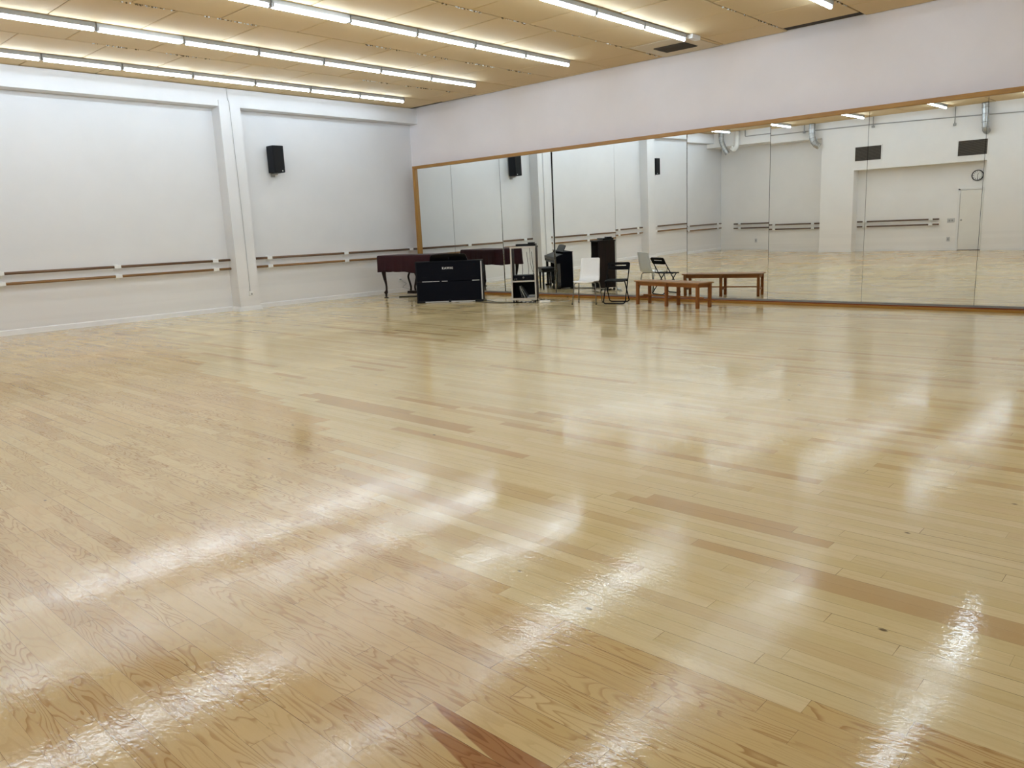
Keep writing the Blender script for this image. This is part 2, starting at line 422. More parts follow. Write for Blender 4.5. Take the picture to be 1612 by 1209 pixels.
def build_ceiling():
    m = MB(); tone = []
    rnd = random.Random(3); P = 1.1955
    cols = [-15.42, -14.21, -13.12, -11.90, -10.73, -9.43, -8.24, -6.99, -5.83, -4.6, -3.4, -2.2, -1.0, .2, 1.4, 2.6]; cols = [-16.6] + cols
    tl = m.bm.verts.layers.float.new('tone')
    def tile(x0, x1, y0, y1, drop, tn):
        if x1 - x0 < .05 or y1 - y0 < .05: return
        gx, gy, ch, d = .015, .007, .016, .02
        a = [(x0 + gx, y0 + gy), (x1 - gx, y0 + gy), (x1 - gx, y1 - gy), (x0 + gx, y1 - gy)]
        b = [(x0 + gx + .003, y0 + gy + ch), (x1 - gx - .003, y0 + gy + ch), (x1 - gx - .003, y1 - gy - ch), (x0 + gx + .003, y1 - gy - ch)]
        z = ZC + drop
        tz = [rnd.uniform(-.002, .002) for _ in range(4)]
        lo = [m.bm.verts.new((p[0], p[1], z + q)) for p, q in zip(b, tz)]
        mi = [m.bm.verts.new((p[0], p[1], z + .006 + q)) for p, q in zip(a, tz)]
        hi = [m.bm.verts.new((p[0], p[1], z + d)) for p in a]
        for v in lo + mi + hi: v[tl] = tn
        m.bm.faces.new(lo[::-1])
        for A, B in ((lo, mi), (mi, hi)):
            for k in range(4): m.bm.faces.new((A[k], A[(k + 1) % 4], B[(k + 1) % 4], B[k]))
    for ci, cx in enumerate(cols):
        x0 = cx; x1 = cols[ci + 1] if ci + 1 < len(cols) else cx + 1.2
        x0c, x1c = max(x0, XA + .03), min(x1, XB)
        if x1c <= x0c: continue
        ph = 5.27 if ci % 2 == 0 else 5.27 + .61
        # column that starts at -14.32 has joints at 5.27 + 1.22 k
        ys = [ph + 1.22 * k for k in range(-9, 8)]
        end = YM - .02
        if abs(x0 + 5.83) < .1: end = 13.12          # the missing strip beside the mirror wall
        elif x0 < -15.3: end = 13.22
        elif abs(x0 + 14.21) < .1: end = 13.27
        ys = [y for y in ys if -3.6 < y < end - .1]
        ys = [-3.7] + ys + [end]
        for a, b in zip(ys, ys[1:]):
            white = abs(x0 + 8.24) < .1 and b > 13
            tile(x0c, x1c, a, b, rnd.uniform(-.003, .003), rnd.uniform(0, .5) if not white else .5)
    o = m.build('ceiling', M['ceil']); struct(o)
    b = MB(); b.bb(XA - .1, XB + .1, -3.8, YM + .1, ZC + .022, ZC + .05)
    v = b.build('ceiling_void', M['void']); v.parent = o
    # frayed scraps of foil and fibre hanging out of the long joints
    for mat, nm, seedn in (('white', 'frayed_foil', 1), ('fray', 'frayed_fibre', 2)):
        f = MB(); r = random.Random(seedn)
        for x, spans in ((-13.12, [(5, 7), (9.5, 12.5)]), (-10.73, [(3.6, 6.6), (8, 12.6)]), (-8.24, [(5.5, 10.2), (10.6, 13.2)]), (-5.83, [(10, 13)]), (-4.6, [(11.5, 13.2)])):
            for a, b_ in spans:
                for k in range(int((b_ - a) * 16)):
                    y = r.uniform(a, b_)
                    if math.sin(y * 5.1 + x) + .7 * math.sin(y * 11.3) < -.2: continue
                    w_, h_ = r.uniform(.012, .034), r.uniform(.008, .022)
                    f.box((x + r.uniform(-.012, .012), y, ZC + .004 - h_ / 2), (.004, w_, h_), rz=r.uniform(-.9, .9), rx=r.uniform(-.5, .5))
        q = f.build(nm, M[mat]); q.parent = o; q['kind'] = 'stuff'
build_ceiling()

def box_struct(name, mat, *bxs):
    m = MB()
    for b in bxs: m.bb(*b)
    return struct(m.build(name, mat))
ZT = ZC + .06
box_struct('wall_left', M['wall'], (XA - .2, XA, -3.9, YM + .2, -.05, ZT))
box_struct('wall_front', M['wallm'], (XA - .2, XB + .2, YM, YM + .2, -.05, ZT))
box_struct('wall_right', M['wallc'], (XB, XB + .2, -3.9, YM, -.05, ZT))
# rear wall: slanting bay, pier, recess with the door, upper wall
w = MB()
w.prism([(XA - .1, -3.5), (-11.05, -2.9), (-11.05, -3.3), (XA - .1, -3.9)], 2, -.05, ZT)
w.bb(-11.12, -9.99, -3.3, YC, -.05, ZT)
w.bb(-9.99, -5.98, -3.3, YR, -.05, 2.9)
w.bb(-9.99, -5.98, -3.3, YC, 2.79, ZT)
w.bb(-5.98, XB + .1, -3.3, YC, -.05, ZT)
struct(w.build('wall_rear', M['wallc']))
box_struct('trim_1', M['wallc'], (XA, -11.12, -3.4, -2.32, 3.99, ZT))            # beam over the slanting bay
# left wall: beam under the ceiling, two piers
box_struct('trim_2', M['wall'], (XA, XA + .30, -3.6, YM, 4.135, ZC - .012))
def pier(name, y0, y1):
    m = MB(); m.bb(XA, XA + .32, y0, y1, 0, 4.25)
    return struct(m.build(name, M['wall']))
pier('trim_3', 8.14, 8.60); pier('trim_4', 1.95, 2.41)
# skirting along the left wall, flaring round the piers
def skirting():
    m = MB()
    def run(y0, y1): m.prism([(XA, 0), (XA + .022, 0), (XA + .016, .085), (XA, .10)], 1, y0, y1)
    def P(poly, a, b): m.prism(poly, 1, a, b)
    run(-3.45, 1.95); run(2.41, 8.14); run(8.60, 13.2)
    for y0, y1 in ((8.14, 8.60), (1.95, 2.41)):
        x1 = XA + .32
        base = [(x1 + .02, y0 - .045), (x1 + .02, y1 + .045), (XA, y1 + .045), (XA, y0 - .045)]
        top = [(x1 + .004, y0 - .004), (x1 + .004, y1 + .004), (XA, y1 + .004), (XA, y0 - .004)]
        lo = [m.bm.verts.new((*p, 0)) for p in base]; mi = [m.bm.verts.new((*p, .05)) for p in [(x1 + .014, y0 - .03), (x1 + .014, y1 + .03), (XA, y1 + .03), (XA, y0 - .03)]]; hi = [m.bm.verts.new((*p, .095)) for p in top]
        for A, B in ((lo, mi), (mi, hi)):
            for k in range(4): m.bm.faces.new((A[k], A[(k + 1) % 4], B[(k + 1) % 4], B[k]))
        m.bm.faces.new(hi)
    struct(m.build('baseboard_left', M['trim']))
skirting()
def skirting_rear():
    m = MB()
    m.bb(-11.14, -9.97, YC, YC + .012, 0, .07); m.bb(-9.99, -6.84, YR, YR + .012, 0, .07); m.bb(-5.98, XB, YC, YC + .012, 0, .07)
    m.prism([(XA, -3.487), (-11.13, -2.897), (-11.13, -2.91), (XA, -3.5)], 2, 0, .07)
    struct(m.build('baseboard_rear', M['trim']))
skirting_rear()
# door in the recess
d = MB(); d.bb(-6.76, -6.08, YR, YR + .022, .012, 1.915, bev=.004)
door = struct(d.build('door_1', M['door']))
m = MB()
for b in ((-6.83, -6.765, YR, YR + .04, 0, 1.98), (-6.075, -6.01, YR, YR + .04, 0, 1.98), (-6.83, -6.01, YR, YR + .04, 1.92, 1.985)): m.bb(*b, bev=.006)
m.build('door_frame', M['trim'], door)
m = MB(); m.tube([(-6.685, YR + .02, .975), (-6.685, YR + .07, .975)], .012); m.lathe([(.001, -.028), (.02, -.02), (.028, 0), (.02, .02), (.001, .028)], (-6.685, YR + .085, .975), 14)
m.build('door_handle', M['grey'], door)
m = MB(); m.bb(-6.76, -6.08, YR + .001, YR + .03, 0, .014); m.build('threshold', M['ventback'], door)

# ------------------------------------------------- mirror, frame and ledge
EDG = [-15.154, -13.894, -12.301, -10.778, -9.175, -7.562, -5.969, -4.377, -2.764, -1.161, .447, 2.05]
YG = 13.1
TILT = [(.42, 0), (.45, -.6), (1.05, -2.1), (.85, -.8), (1.25, -.15), (.85, -.1), (.6, -.1), (.6, -.15), (.6, -.1), (.6, 0), (.6, 0)]
wm = thing('wall_mirror', 'long wall mirror of tall panels in a golden pine frame', 'mirror', (0, 0, 0))
for i in range(11):
    a, b = TILT[i][0] * .01, TILT[i][1] * .01
    n = Vector((math.sin(b) * math.cos(a), -math.cos(b) * math.cos(a), -math.sin(a)))
    cx = (EDG[i] + EDG[i + 1]) / 2
    p0 = Vector((cx, YG, .08))
    def pt(x, z): return Vector((x, p0.y - (n.x * (x - p0.x) + n.z * (z - p0.z)) / n.y, z))
    x0, x1, z0, z1 = EDG[i] + .0022, EDG[i + 1] - .0022, .066, 3.063
    m = MB(); fr = [m.bm.verts.new(pt(*q)) for q in ((x0, z0), (x1, z0), (x1, z1), (x0, z1))]
    bk = [m.bm.verts.new(v.co + Vector((0, .006, 0))) for v in fr]
    m.bm.faces.new(fr); m.bm.faces.new(bk[::-1])
    for k in range(4): m.bm.faces.new((fr[k], bk[k], bk[(k + 1) % 4], fr[(k + 1) % 4]))
    m.build('mirror_panel', M['mirror'], wm)
# backing board behind the panels, part of the wall
box_struct('trim_5', M['dark'], (EDG[0] - .02, EDG[-1] + .02, 13.16, YM, .02, 3.06))
m = MB(); m.bb(EDG[0] - .075, XB - .02, 13.04, YM, 3.023, 3.093, bev=.008); m.build('top_rail', M['frame'], wm)
m = MB(); m.bb(EDG[0] - .075, EDG[0] + .012, 13.04, YM, .06, 3.024, bev=.008); m.build('side_rail', M['framez'], wm)
lg = thing('mirror_ledge', 'low knotty pine ledge running along the floor under the mirror', 'ledge', (-6.5, 12.85, 0))
m = MB(); m.bb(EDG[0] + 6.5 + .1, XB + 6.5 - .1, 0, .02, 0, .041, bev=.003); m.build('front_board', M['ledge'], lg)
m = MB(); m.bb(EDG[0] + 6.5 + .1, XB + 6.5 - .1, .02, .26, .022, .036, bev=.002); m.build('top_board', M['ledgetop'], lg)
m = MB(); m.bb(EDG[0] + 6.5 + .1, EDG[-1] + 6.5, .228, .243, .036, .068, bev=.002); m.build('metal_channel', simple('dull_grey_channel', (.30, .295, .27), .7, spec=.1), lg)

# --------------------------------------------------------- ceiling lights
ORD = ['first', 'second', 'third', 'fourth', 'fifth', 'sixth', 'seventh', 'eighth', 'ninth', 'tenth', 'eleventh']
ROWX = [-14.255, -11.945, -9.475, -7.035, -4.645, -2.245]
def make_light(double):
    t = thing('ceiling_light', 'x', 'light', group='fluorescent tube lights in ceiling rows')
    L = 1.225
    m = MB(); m.bb(-.033, .033, -L / 2, L / 2, -.062, .0, bev=.006); m.build('housing', M['grey'], t)
    xs = (-.038, .038) if double else (0,)
    r = .013 if double else .022
    for x in xs:
        m = MB(); m.tube([(x, -L / 2 + .03, -.09), (x, L / 2 - .03, -.09)], r, 12); m.build('tube', M['tube'], t)
    for s in (-1, 1):
        m = MB(); m.bb(-.05 if double else -.022, .05 if double else .022, s * (L / 2 - .012) - .012, s * (L / 2 - .012) + .012, -.10, -.04, bev=.004); m.build('end_socket', M['grey'], t)
    return t
single = double = None
for ri, rx in enumerate(ROWX):
    for k in range(11):
        y = 12.10 - 1.24 * (k + .5)
        dbl = (ri, k) in ((1, 5), (2, 4))
        where = 'ceiling row nearest the left wall' if ri == 0 else ORD[ri] + ' ceiling row from the left wall'
        lab = ('twin' if dbl else 'single') + ' fluorescent tube light, ' + ORD[k] + ' from the mirror wall, ' + where
        loc = (rx, y, ZC - .004)
        if dbl:
            if double is None: double = make_light(True); o = double; o.location = loc
            else: o = dup(double, loc)
        else:
            if single is None: single = make_light(False); o = single; o.location = loc
            else: o = dup(single, loc)
        o['label'] = lab
m = MB(); m.box((0, 0, -.035), (.11, .26, .07), bev=.01)
o = tag(m.build('junction_box', M['white']), 'small white box on the ceiling at the end of the fourth light row', 'junction box'); o.location = (-6.98, 12.28, ZC)
vt = thing('ceiling_vent', 'brown slatted vent in a pale ceiling panel near the mirror wall', 'vent', (-7.62, 12.78, ZC))
m = MB(); m.bb(-.55, .56, -.62, .56, -.012, -.004); m.build('pale_panel', simple('pale_ceiling_panel', (.66, .57, .42), .7, var=.04), vt)
m = MB(); m.bb(-.31, .31, -.24, .22, -.014, -.0125); m.build('cavity', M['ventback'], vt)
m = MB()
for k in range(12): m.box((0, -.225 + .0382 * k, -.022), (.62, .022, .004), rx=R(35))
m.build('slat', M['grilleb'], vt)

# ------------------------------------------------------------------ barres
def wall_barre(pa, pb, brackets, nrm, z, mat, label, off=.10, r=.025):
    pa, pb, n = Vector(pa), Vector(pb), Vector(nrm)
    t = thing('ballet_barre', label, 'barre', (*pa, z), group='ballet barres')
    d = (pb - pa); L = d.length; d.normalize(); q = n * off
    cuts = [0] + [c for b in brackets for c in (b - .05, b + .05)] + [L]
    m = MB()
    m.tube([(q + d * s).to_3d() for s in (0, L)], r, 12); m.build('rail', mat, t)
    ang = math.atan2(d.y, d.x)
    for b in brackets:
        m = MB(); c = q + d * b
        m.box((c.x, c.y, 0), (.12, .062, .066), rz=ang, bev=.006)
        c2 = n * (off / 2) + d * b
        m.box((c2.x, c2.y, -.012), (.05, off, .03), rz=ang, bev=.004)
        c3 = n * .006 + d * b
        m.box((c3.x, c3.y, -.012), (.085, .012, .12), rz=ang, bev=.004)
        m.build('bracket', M['white'], t)
    return t
NX = (1, 0)
for z, mt, nm in ((1.073, M['barre'], 'upper dark'), (.895, M['barrelow'], 'lower honey')):
    wall_barre((XA, 8.73), (XA, 13.02 if z < 1 else 13.34), [.32, 2.34] + ([4.35] if z > 1 else []), NX, z, mt, nm + ' ballet barre on left wall between corner and first pier')
    wall_barre((XA, 2.47), (XA, 8.13), [.3, 1.45, 3.385, 5.33], NX, z, mt, nm + ' ballet barre on left wall, left of the first pier')
    wall_barre((XA, -3.3), (XA, 1.88), [.3, 2.6, 4.9], NX, z, mt, nm + ' ballet barre reflected beyond the second pier on left wall')
dv = Vector((4.57, .6)).normalized(); nv = Vector((-dv.y, dv.x))
for z, nm in ((1.03, 'upper'), (.86, 'lower')):
    p0 = Vector((-14.95, -3.5 + .6 * (.67 / 4.57)))
    wall_barre(p0, p0 + dv * 3.65, [.27, 1.8, 3.4], nv, z, M['barrex'], nm + ' brown barre reflected on the rear wall bay left of the pier')
    wall_barre((-9.93, YR), (-7.33, YR), [.25, 2.35], (0, 1), z, M['barrex'], nm + ' brown barre reflected in the rear recess beside the door')

# --------------------------------------------------------------- speakers
def make_speaker():
    t = thing('wall_speaker', 'x', 'speaker', group='black wall speakers')
    m = MB(); m.bb(.05, .305, -.125, .125, -.28, .28, bev=.008); m.build('cabinet', M['spk'], t)
    m = MB(); m.bb(.306, .322, -.121, .121, -.276, .276, bev=.006); m.build('grille', M['grille'], t)
    m = MB(); m.box((.3235, .06, -.245), (.004, .022, .02), bev=.002); m.build('badge', M['white'], t)
    m = MB(); m.bb(0, .012, -.05, .05, -.36, -.2, bev=.004); m.bb(.0, .18, -.03, .03, -.315, -.28, bev=.006); m.build('bracket', M['grey'], t)
    return t
s1 = make_speaker(); s1.location = (XA, 9.39, 3.15); s1['label'] = 'black box speaker on left wall between first pier and corner'
dup(s1, (XA, 1.72, 3.15), label='black box speaker seen in the mirror beyond the second pier')

# ------------------------------------------------ outlets, conduits, clock
t = thing('wall_outlet', 'small white socket low on the first wall pier', 'outlet', (XA + .32, 8.40, .354))
m = MB(); m.box((.012, 0, 0), (.024, .09, .09), bev=.006); m.build('cover_plate', M['white'], t)
m = MB(); m.box((.026, .01, -.01), (.006, .035, .035), bev=.002); m.build('socket', M['grey'], t)
m = MB(); m.tube([(.012, -.02, .05), (.018, -.02, .10)], .008, 8); m.build('cable_clip', M['grey'], t)
m = MB(); m.tube(smooth_path([(.312, 8.345, 4.49), (.312, 8.35, 4.3), (.345, 8.352, 4.22), (.334, 8.365, 4.1), (.331, 8.38, 3.0), (.331, 8.39, 1.6), (.331, 8.385, .45)], 6), .008, 6)
o = tag(m.build('conduit', M['pale']), 'thin grey cable running down the first wall pier to a socket', 'cable'); o.location = (XA, 0, 0)
t = thing('wall_outlet', 'white socket with plug behind the covered piano, low on left wall', 'outlet', (XA, 12.72, .33))
m = MB(); m.box((.01, 0, 0), (.02, .10, .10), bev=.005); m.build('cover_plate', M['white'], t)
m = MB(); m.tube([(.02, 0, 0), (.055, 0, 0)], .018, 10); m.build('plug', M['grey'], t)
m = MB(); m.tube(smooth_path([(.055, 0, 0), (.08, .06, -.07), (.06, .16, -.12), (.08, .02, -.2), (.06, .2, -.25), (.1, .3, -.32)], 8), .005, 6); m.build('cable', M['grey'], t)
def outlet(loc, lab, w=.10, h=.14):
    t = thing('wall_outlet', lab, 'outlet', loc)
    m = MB(); m.box((0, .006, 0), (w, .012, h), bev=.003); m.build('cover_plate', M['pale'], t)
    m = MB(); m.box((0, .014, 0), (w * .45, .006, h * .5), bev=.002); m.build('socket', M['grey'], t)
outlet((-7.05, YR, .365), 'small socket plate reflected below the switch panel beside the door')
t = thing('switch_panel', 'light switch panel reflected beside the cream door', 'switch', (-7.0, YR, .97))
m = MB(); m.box((0, .008, 0), (.22, .016, .135), bev=.004); m.build('plate', M['pale'], t)
for x in (-.04, .04):
    m = MB(); m.box((x, .02, 0), (.045, .012, .05), bev=.003); m.build('rocker', M['grey'], t)
t = thing('wall_outlet', 'small socket plate reflected under the barres of the rear bay', 'outlet', (-14.0, -3.283, .36), math.atan2(dv.y, dv.x))
m = MB(); m.box((0, .006, 0), (.09, .012, .15), bev=.003); m.build('cover_plate', M['pale'], t)
m = MB(); m.box((0, .014, 0), (.04, .006, .07), bev=.002); m.build('socket', M['grey'], t)

t = thing('wall_clock', 'round white wall clock with dark rim above the door', 'clock', (-6.31, YR, 2.355))
def disc_y(m, r, y0, y1, n=32):
    m.prism([(r * math.cos(2 * PI * k / n), r * math.sin(2 * PI * k / n)) for k in range(n)], 1, y0, y1)
m = MB(); disc_y(m, .145, .005, .03); m.build('dial', M['white'], t)
m = MB(); n = 36
oc = [(.168 * math.cos(2 * PI * k / n), .168 * math.sin(2 * PI * k / n)) for k in range(n)]; ic = [(x * .86, y * .86) for x, y in oc]
m.ringplate(oc, ic, lambda u, v: (u, .0, v), lambda u, v: (u, .042, v)); m.build('rim', M['spk'], t)
m = MB()
for k in range(12):
    a = k * PI / 6; m.box((.118 * math.sin(a), .032, .118 * math.cos(a)), (.013, .004, .028 if k % 3 else .036), ry=a)
m.build('hour_marks', M['black'], t)
# seen from the room the +x side is on the left, so a clockwise angle runs towards -x
for nm, a, l, wd in (('hour_hand', R(345), .07, .013), ('minute_hand', R(180), .105, .009)):
    m = MB(); m.box((-math.sin(a) * l / 2, .036, math.cos(a) * l / 2), (wd, .003, l), ry=-a); m.build(nm, M['black'], t)

def rear_vent(x, z, lab):
    t = thing('wall_vent', lab, 'vent', (x, YC, z), group='rear wall vents')
    m = MB(); o = rrect(.90, .53, .005, 2); i = rrect(.83, .46, .003, 2)
    m.ringplate(o, i, lambda u, v: (u, 0, v), lambda u, v: (u, .018, v)); m.build('frame', M['trim'], t)
    m = MB(); m.bb(-.415, .415, .0015, .004, -.23, .23); m.build('cavity', M['ventback'], t)
    m = MB()
    for k in range(18): m.box((0, .011, -.217 + .0255 * k), (.83, .014, .003), rx=R(-35))
    m.build('slats', M['grilleb'], t)
rear_vent(-9.55, 3.32, 'dark slatted vent reflected above the left end of the rear recess')
rear_vent(-6.40, 3.20, 'dark slatted vent reflected above the clock and door')

def duct(lab, pts, r, mat='galv', bands=True, name='ventilation_duct'):
    t = thing(name, lab, 'duct', pts[0]); p0 = Vector(pts[0])
    path = [p - p0 for p in smooth_path(pts, 8)]
    m = MB(); m.tube(path, r, 18); m.build('pipe', M[mat], t)
    if bands:
        m = MB()
        for k in range(4, len(path) - 2, 5):
            d = (path[k + 1] - path[k]).normalized() * .012; m.tube([path[k] - d, path[k] + d], r * 1.05, 18)
        m.build('band', M['grey'], t)
duct('round metal duct reflected dropping beside the rear pier', [(-11.42, -2.12, 4.49), (-11.42, -2.12, 4.2), (-11.38, -2.12, 3.95), (-11.28, -2.14, 3.78), (-11.16, -2.18, 3.70)], .105)
duct('round metal duct reflected above the clock', [(-6.09, -2.1, 4.49), (-6.07, -2.1, 4.2), (-6.05, -2.1, 3.85), (-6.04, -2.14, 3.70), (-6.03, -2.28, 3.66)], .105)
duct('slim grey pipe reflected in the far rear corner', [(-14.95, -2.2, 4.49), (-14.94, -2.2, 4.25), (-14.9, -2.2, 4.1), (-14.78, -2.2, 3.85), (-14.7, -2.25, 3.7)], .09)
duct('white elbow pipe reflected beside the far rear corner', [(-14.3, -2.2, 4.49), (-14.3, -2.2, 4.1), (-14.32, -2.2, 3.92), (-14.42, -2.2, 3.84), (-14.52, -2.2, 3.9)], .085, 'white', False)
t = thing('conduit_pipe', 'thin grey conduit reflected running high along the rear wall', 'pipe', (-14, YC, 4.27))
m = MB(); m.tube([(0, .03, .25), (0, .03, .02), (.02, .03, 0), (2.3, .03, .0), (4.5, .03, -.02), (7, .03, -.09), (9, .03, -.16), (16.5, .03, -.2)], .016, 8); m.build('pipe', M['grey'], t)
for x, za, zb in ((2.25, .22, -.05), (4.58, .22, -.13), (7.05, .22, -.35)):
    m = MB(); m.tube([(x, .045, za), (x, .045, zb)], .014, 8); m.box((x, .05, min(zb + .03, -.02)), (.09, .04, .07), bev=.006); m.build('drop_pipe', M['grey'], t)

# ---------------------------------------------------- upright digital piano
def make_kawai():
    t = thing('digital_piano', 'blue-black upright digital piano with its back turned, rear lettering in white', 'piano', (-12.078, 11.158, 0), R(37.8))
    H = .87
    m = MB(); m.bb(-.68, .68, .0, .022, .455, H - .015, bev=.004); bp = m.build('upper_back_panel', M['navy'], t)
    m = MB(); m.bb(-.68, .68, .004, .022, .045, .447, bev=.004); m.build('lower_back_panel', M['navy'], t)
    for s in (-1, 1):
        m = MB(); m.prism([(.0, .03), (.30, .03), (.30, .60), (.44, .62), (.45, .74), (.24, .80), (.21, H - .018), (0, H - .018)], 0, s * .70 - .02 * (s > 0), s * .70 + .02 * (s < 0)); m.build('side_panel', M['navy'], t)
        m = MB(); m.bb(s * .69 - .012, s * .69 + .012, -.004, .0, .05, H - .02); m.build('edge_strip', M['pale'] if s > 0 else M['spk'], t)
        m = MB(); m.bb(s * .62 - .09, s * .62 + .09, .0, .06, 0, .045, bev=.008); m.build('foot', M['black'], t)
    m = MB(); m.bb(-.71, .71, -.006, .235, H - .018, H, bev=.005); m.build('top_board', M['navy'], t)
    m = MB(); m.bb(-.71, .71, -.009, -.006, H - .016, H - .002); m.build('top_edge', M['spk'], t)
    m = MB(); m.bb(-.66, .66, .02, .43, .60, .65, bev=.006); m.build('key_bed', M['ebony'], t)
    m = MB(); m.prism([(.215, .80), (.24, .815), (.445, .745), (.448, .70), (.43, .66), (.24, .66)], 0, -.655, .655); m.build('keyboard_lid', M['ebony'], t)
    m = MB(); m.bb(-.66, .66, .18, .205, .05, .60, bev=.004); m.build('lower_front_panel', M['ebony'], t)
    for s in (-1, 1):
        m = MB(); m.bb(s * .63 - .028, s * .63 + .028, .37, .425, .03, .62, bev=.006); m.build('front_leg', M['ebony'], t)
        m = MB(); m.bb(s * .66 - .03, s * .66 + .03, .30, .46, 0, .035, bev=.008); m.build('toe_block', M['ebony'], t)
    m = MB(); m.bb(-.66, .66, .06, .24, .03, .10, bev=.004); m.build('pedal_board', M['ebony'], t)
    for x in (-.09, 0, .09):
        m = MB(); m.prism([(x - .012, .23), (x + .012, .23), (x + .02, .31), (x, .33), (x - .02, .31)], 2, .055, .066); m.build('pedal', M['chrome'], t)
    # tilted music rest with rounded upper corners
    out = []
    w0, w1, hh = .41, .365, .185
    out = [(-w0, 0), (w0, 0), (w1 + .012, hh * .8)]
    out += [(w1 - .03 + .04 * math.cos(R(a)), hh - .045 + .04 * math.sin(R(a))) for a in (20, 45, 70, 90)]
    out += [(x, hh + .008 * (1 - (x / w1) ** 2)) for x in (.2, .1, 0, -.1, -.2)]
    out += [(-w1 + .03 + .04 * math.cos(R(a)), hh - .045 + .04 * math.sin(R(a))) for a in (90, 110, 135, 160)] + [(-w1 - .012, hh * .8)]
    m = MB(); m.prism(out, 1, -.008, .008); o = m.build('music_rest', M['ebony'], t); o.location = (-.01, .16, H - .025); o.rotation_euler = (R(28), 0, 0)
    m = MB(); m.tube([(.005, .05, H), (.005, .075, H + .075)], .008, 8); m.build('rest_stay', M['spk'], t)
    # bright strips showing in the joint of the back panels
    for a, b, z in ((.085, .245, .452), (.25, .352, .452), (.388, .476, .452), (.855, .965, .452)):
        m = MB(); m.bb((a - .5) * 1.38, (b - .5) * 1.38, -.003, .0, z - .007, z + .008); m.build('joint_strip', M['pale'], t)
    for a, b in ((.09, .16), (.835, .92)):
        m = MB(); m.bb((a - .5) * 1.38, (b - .5) * 1.38, -.002, .0, .532, .540); m.build('slot', M['spk'], t)
    m = MB(); m.box((.0, -.008, .035), (.05, .02, .05), bev=.006); m.build('cable_socket', M['spk'], t)
    m = MB(); m.bb(-.53, .53, .0, .012, .012, .03); m.build('bottom_rail', M['pale'], t)
    cu = bpy.data.curves.new('lettering', 'FONT'); cu.body = 'KAWAI'; cu.size = .068; cu.align_x = 'CENTER'; cu.extrude = .001; cu.space_character = 1.08; cu.offset = .0005
    tmp = bpy.data.objects.new('tmp', cu); COL.objects.link(tmp)
    dg = bpy.context.evaluated_depsgraph_get(); me = bpy.data.meshes.new_from_object(tmp.evaluated_get(dg))
    bpy.data.objects.remove(tmp); me.materials.clear(); me.materials.append(M['white'])
    o = bpy.data.objects.new('lettering', me); COL.objects.link(o); o.parent = bp; o.location = (-.02, -.003, .70); o.rotation_euler = (R(90), 0, 0)
    return t
make_kawai()

def make_stool():
    t = thing('piano_stool', 'black piano stool reflected in front of the digital piano keyboard', 'stool', (-12.2, 11.8, 0), R(37.8))
    m = MB(); m.box((0, 0, .485), (.56, .33, .05), bev=.02, seg=3); m.build('seat_cushion', M['black'], t)
    m = MB(); m.box((0, 0, .435), (.53, .30, .06), bev=.004); m.build('apron', M['ebony'], t)
    for sx in (-1, 1):
        for sy in (-1, 1):
            m = MB(); m.tube([(sx * .235, sy * .12, .41), (sx * .24, sy * .125, 0)], [.026, .017], 8); m.build('leg', M['ebony'], t)
make_stool()

